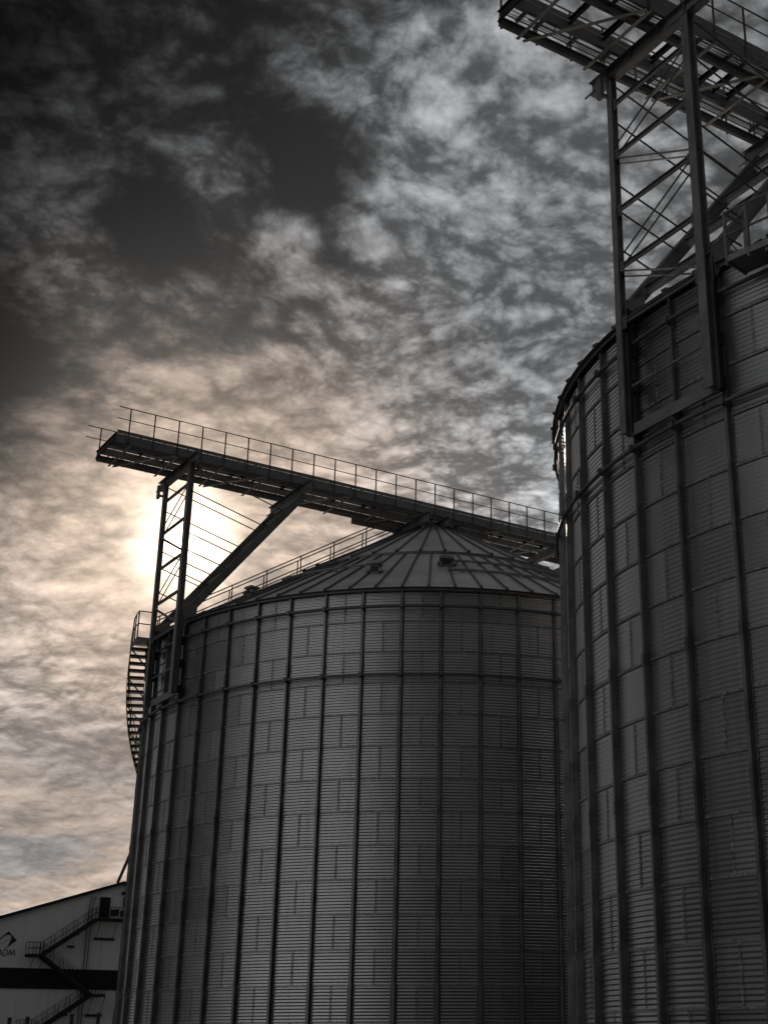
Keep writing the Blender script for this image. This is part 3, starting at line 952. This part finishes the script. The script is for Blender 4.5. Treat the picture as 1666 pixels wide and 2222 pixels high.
B(mb, 'wall_lamp', M['black'])
for uu in (14.60, 14.92):
    mb = MB(); mb.path([L(uu, VW + .15, .1), L(uu, VW + .15, 13.5), L(uu + .10, VW + .15, 14.2), L(uu + .28, VW + .15, 14.62), L(uu + .3, VW + .02, 14.66)], .045)
    B(mb, 'cable_conduit', M['black'])
# emblem: tilted square with a leaf cut out, and the letters
lg = MB()
dq = [(7.16, 11.12), (8.0, 10.33), (7.06, 9.55), (6.22, 10.34)]


def poly(mb, pts, d0, d1):
    n = len(pts)
    mb.add([L(a, VW + d0, z) for a, z in pts] + [L(a, VW + d1, z) for a, z in pts],
           [tuple(range(n, 2 * n))] + [(i, (i + 1) % n, (i + 1) % n + n, i + n) for i in range(n)])


poly(lg, dq, 0.0, 0.02)
emb = B(lg, 'logo_emblem', M['logo'])
leaf = [(7.34, 10.80), (7.44, 10.55), (7.40, 10.25), (7.28, 9.95), (7.16, 9.72), (6.98, 9.60), (6.75, 9.83), (6.45, 10.10), (6.36, 10.22), (6.52, 10.44), (6.80, 10.68), (7.08, 10.80)]
lm_ = MB(); poly(lm_, leaf, 0.0, 0.028)
lf = lm_.build('leaf_shape', M['clad'], emb, wb)
vein = MB()
for k, (a, b) in enumerate((((7.20, 10.42), (6.98, 10.28)), ((6.98, 10.28), (6.80, 10.05)), ((6.80, 10.05), (6.72, 9.86)))):
    vein.bar(L(a[0], VW + .032, a[1]), L(b[0], VW + .032, b[1]), .01, .035)
for (a, b) in (((7.36, 10.66), (7.36, 10.3)), ((7.36, 10.3), (7.2, 9.9)), ((7.3, 10.74), (6.95, 10.68)), ((6.95, 10.68), (6.5, 10.34))):
    vein.bar(L(a[0], VW + .032, a[1]), L(b[0], VW + .032, b[1]), .01, .02)
vein.build('leaf_vein', M['logo'], emb, wb)
lt = MB()


def stroke(x0, z0, x1, z1, w=0.075):
    d = Vector((x1 - x0, z1 - z0)).normalized() * w * 0.3
    lt.bar(L(x0 - d.x, VW + .012, z0 - d.y), L(x1 + d.x, VW + .012, z1 + d.y), .022 + 0.001 * len(lt.f) / 30, w)


LZ, LH = 8.93, 0.53
for q in ((6.38, 0, 6.58, 1), (6.78, 0, 6.58, 1), (6.45, .33, 6.71, .33)): stroke(q[0], LZ + q[1] * LH, q[2], LZ + q[3] * LH)
stroke(6.90, LZ, 6.90, LZ + LH)
arc = [(6.90, 1.0), (7.06, 1.0), (7.20, .88), (7.275, .68), (7.285, .5), (7.275, .32), (7.20, .12), (7.06, 0), (6.90, 0)]
for a_, b_ in zip(arc, arc[1:]): stroke(a_[0], LZ + a_[1] * LH, b_[0], LZ + b_[1] * LH, .07)
for q in ((7.39, 0, 7.48, 1), (7.48, 1, 7.665, .12), (7.665, .12, 7.85, 1), (7.85, 1, 7.94, 0)): stroke(q[0], LZ + q[1] * LH, q[2], LZ + q[3] * LH, .068)
B(lt, 'logo_lettering', M['logo'])

# fire escape on the warehouse
fb = L(13.0, VW + .7, 0)
fe = thing('fire_escape', 'black zigzag steel stair with railings fixed to the white warehouse wall', 'stair', CA, fb)
F_ = lambda mb, n, m=M['black']: mb.build(n, m, fe, fb)
VO, VI = VW + 1.25, VW + .2


def landing(u0, u1, z, ubr, zbar):
    mb = MB(); mb.bar(L(u0, (VO + VI) / 2, z - .02), L(u1, (VO + VI) / 2, z - .02), VO - VI, .05)
    for v in (VO, VI): mb.bar(L(u0, v, z - .14), L(u1, v, z - .14), .06, .24)
    F_(mb, 'landing')
    mb = MB()
    for ub in ubr: mb.tube(L(ub, VO, z - .2), L(ub, VW + .04, zbar), .028, 6)
    mb.bar(L(ubr[0] - .2, VW + .08, zbar - .05), L(ubr[-1] + .2, VW + .08, zbar - .05), .12, .22)
    F_(mb, 'wall_bracket')
    mb = MB()
    for v in (VO, VI + .1):
        for h in (1.08, .56): mb.tube(L(u0, v, z + h), L(u1, v, z + h), .022, 6)
        k = max(1, round((u1 - u0) / .7))
        for i in range(k + 1): mb.bar(L(u0 + (u1 - u0) * i / k, v, z), L(u0 + (u1 - u0) * i / k, v, z + 1.08), .045, .045, (0, 1, 0))
    F_(mb, 'landing_railing')


def flight(ua, za, ub, zb_, vo, vi):
    mb = MB()
    for v in (vo, vi): mb.bar(L(ua, v, za - .12), L(ub, v, zb_ - .12), .05, .30)
    n = int(abs(za - zb_) / .2)
    for i in range(n):
        k = (i + .5) / n; mb.bar(L(ua + (ub - ua) * k, vo, za + (zb_ - za) * k), L(ua + (ub - ua) * k, vi, za + (zb_ - za) * k), .26, .04)
    F_(mb, 'stair_flight')
    mb = MB()
    for v in (vo, vi):
        for h in (1.08, .56): mb.tube(L(ua, v, za + h), L(ub, v, zb_ + h), .02, 6)
        for i in range(6): k = i / 5; mb.bar(L(ua + (ub - ua) * k, v, za + (zb_ - za) * k), L(ua + (ub - ua) * k, v, za + (zb_ - za) * k + 1.08), .04, .04, (0, 1, 0))
    F_(mb, 'flight_railing')


landing(15.3, 18.3, 12.62, (15.6, 17.25), 10.78)
flight(15.3, 12.62, 10.2, 9.1, VO, VI)
landing(8.85, 10.25, 9.1, (9.45, 10.35), 7.55)
flight(10.25, 9.05, 15.3, 5.65, VO, VI)
landing(15.3, 16.65, 5.62, (15.5, 16.7), 3.76)
flight(15.3, 5.6, 10.2, 2.2, VO, VI)
landing(8.8, 10.2, 2.2, (9.4, 10.1), .9)
flight(10.2, 2.15, 13.4, 0.1, VO, VI)
mb = MB(); mb.bar(L(16.85, VO - .1, 12.85), L(16.85, VO - .1, 13.45), .5, 1.1, (0, 1, 0)); mb.bar(L(17.4, VO, 13.1), L(18.3, VO, 13.1), .04, .62)
F_(mb, 'equipment_box')
for uu, zz, zt_ in ((13.2, 9.92, 11.3), (13.2, 3.75, 4.3)):
    mb = MB(); mb.bar(L(uu - .33, VW + .1, zz), L(uu + .33, VW + .1, zz), .14, .2); mb.tube(L(uu, VW + .1, zz), L(uu + .1, VO, zt_ - .3), .025, 6); mb.bar(L(uu - .2, VO - .3, zt_ - .25), L(uu + .35, VO - .3, zt_ - .25), .5, .22)
    F_(mb, 'flight_bracket')

# pipe leaning over the warehouse ridge, posts in front of it
pb = Vector((-35.76, 135.34, 15.6)); pt_ = Vector((-31.6, 125.4, 18.9))
mb = MB(); mb.tube(pb, pt_, .15, 12)
pp = mb.build('spout_pipe', M['pipe'], None, pb); pp.location = pb
pp['label'] = 'slanting round pipe rising from the warehouse ridge to behind the middle silo'; pp['category'] = 'pipe'
posts = ((-33.49, 101.67, 2.97, 'dark post at the bottom edge of the picture, leftmost of the row before the warehouse'),
         (-32.24, 101.65, 3.02, 'dark post before the warehouse where the stair railing reaches the bottom of the picture'),
         (-29.15, 101.58, 3.19, 'dark post before the warehouse just left of the two upright conduits'),
         (-27.3, 101.56, 3.27, 'dark post before the warehouse right below the bracket bar of the lowest landing'),
         (-26.15, 101.51, 3.37, 'dark post before the warehouse nearest to the silo'))
for i, (x, y, z, lb) in enumerate(posts):
    mb = MB(); mb.sect((0, 0, 0), (0, 0, z), [(-.11, -.09), (-.08, -.11), (.08, -.11), (.11, -.09), (.11, .09), (.08, .11), (-.08, .11), (-.11, .09)], (0, 1, 0))
    mb.bar((0, 0, z), (0, 0, z + .03), .26, .26, (0, 1, 0))
    po = mb.build('fence_post', M['post']); po.location = (x, y, 0)
    po['label'] = lb; po['category'] = 'post'; po['group'] = 'posts standing before the warehouse'
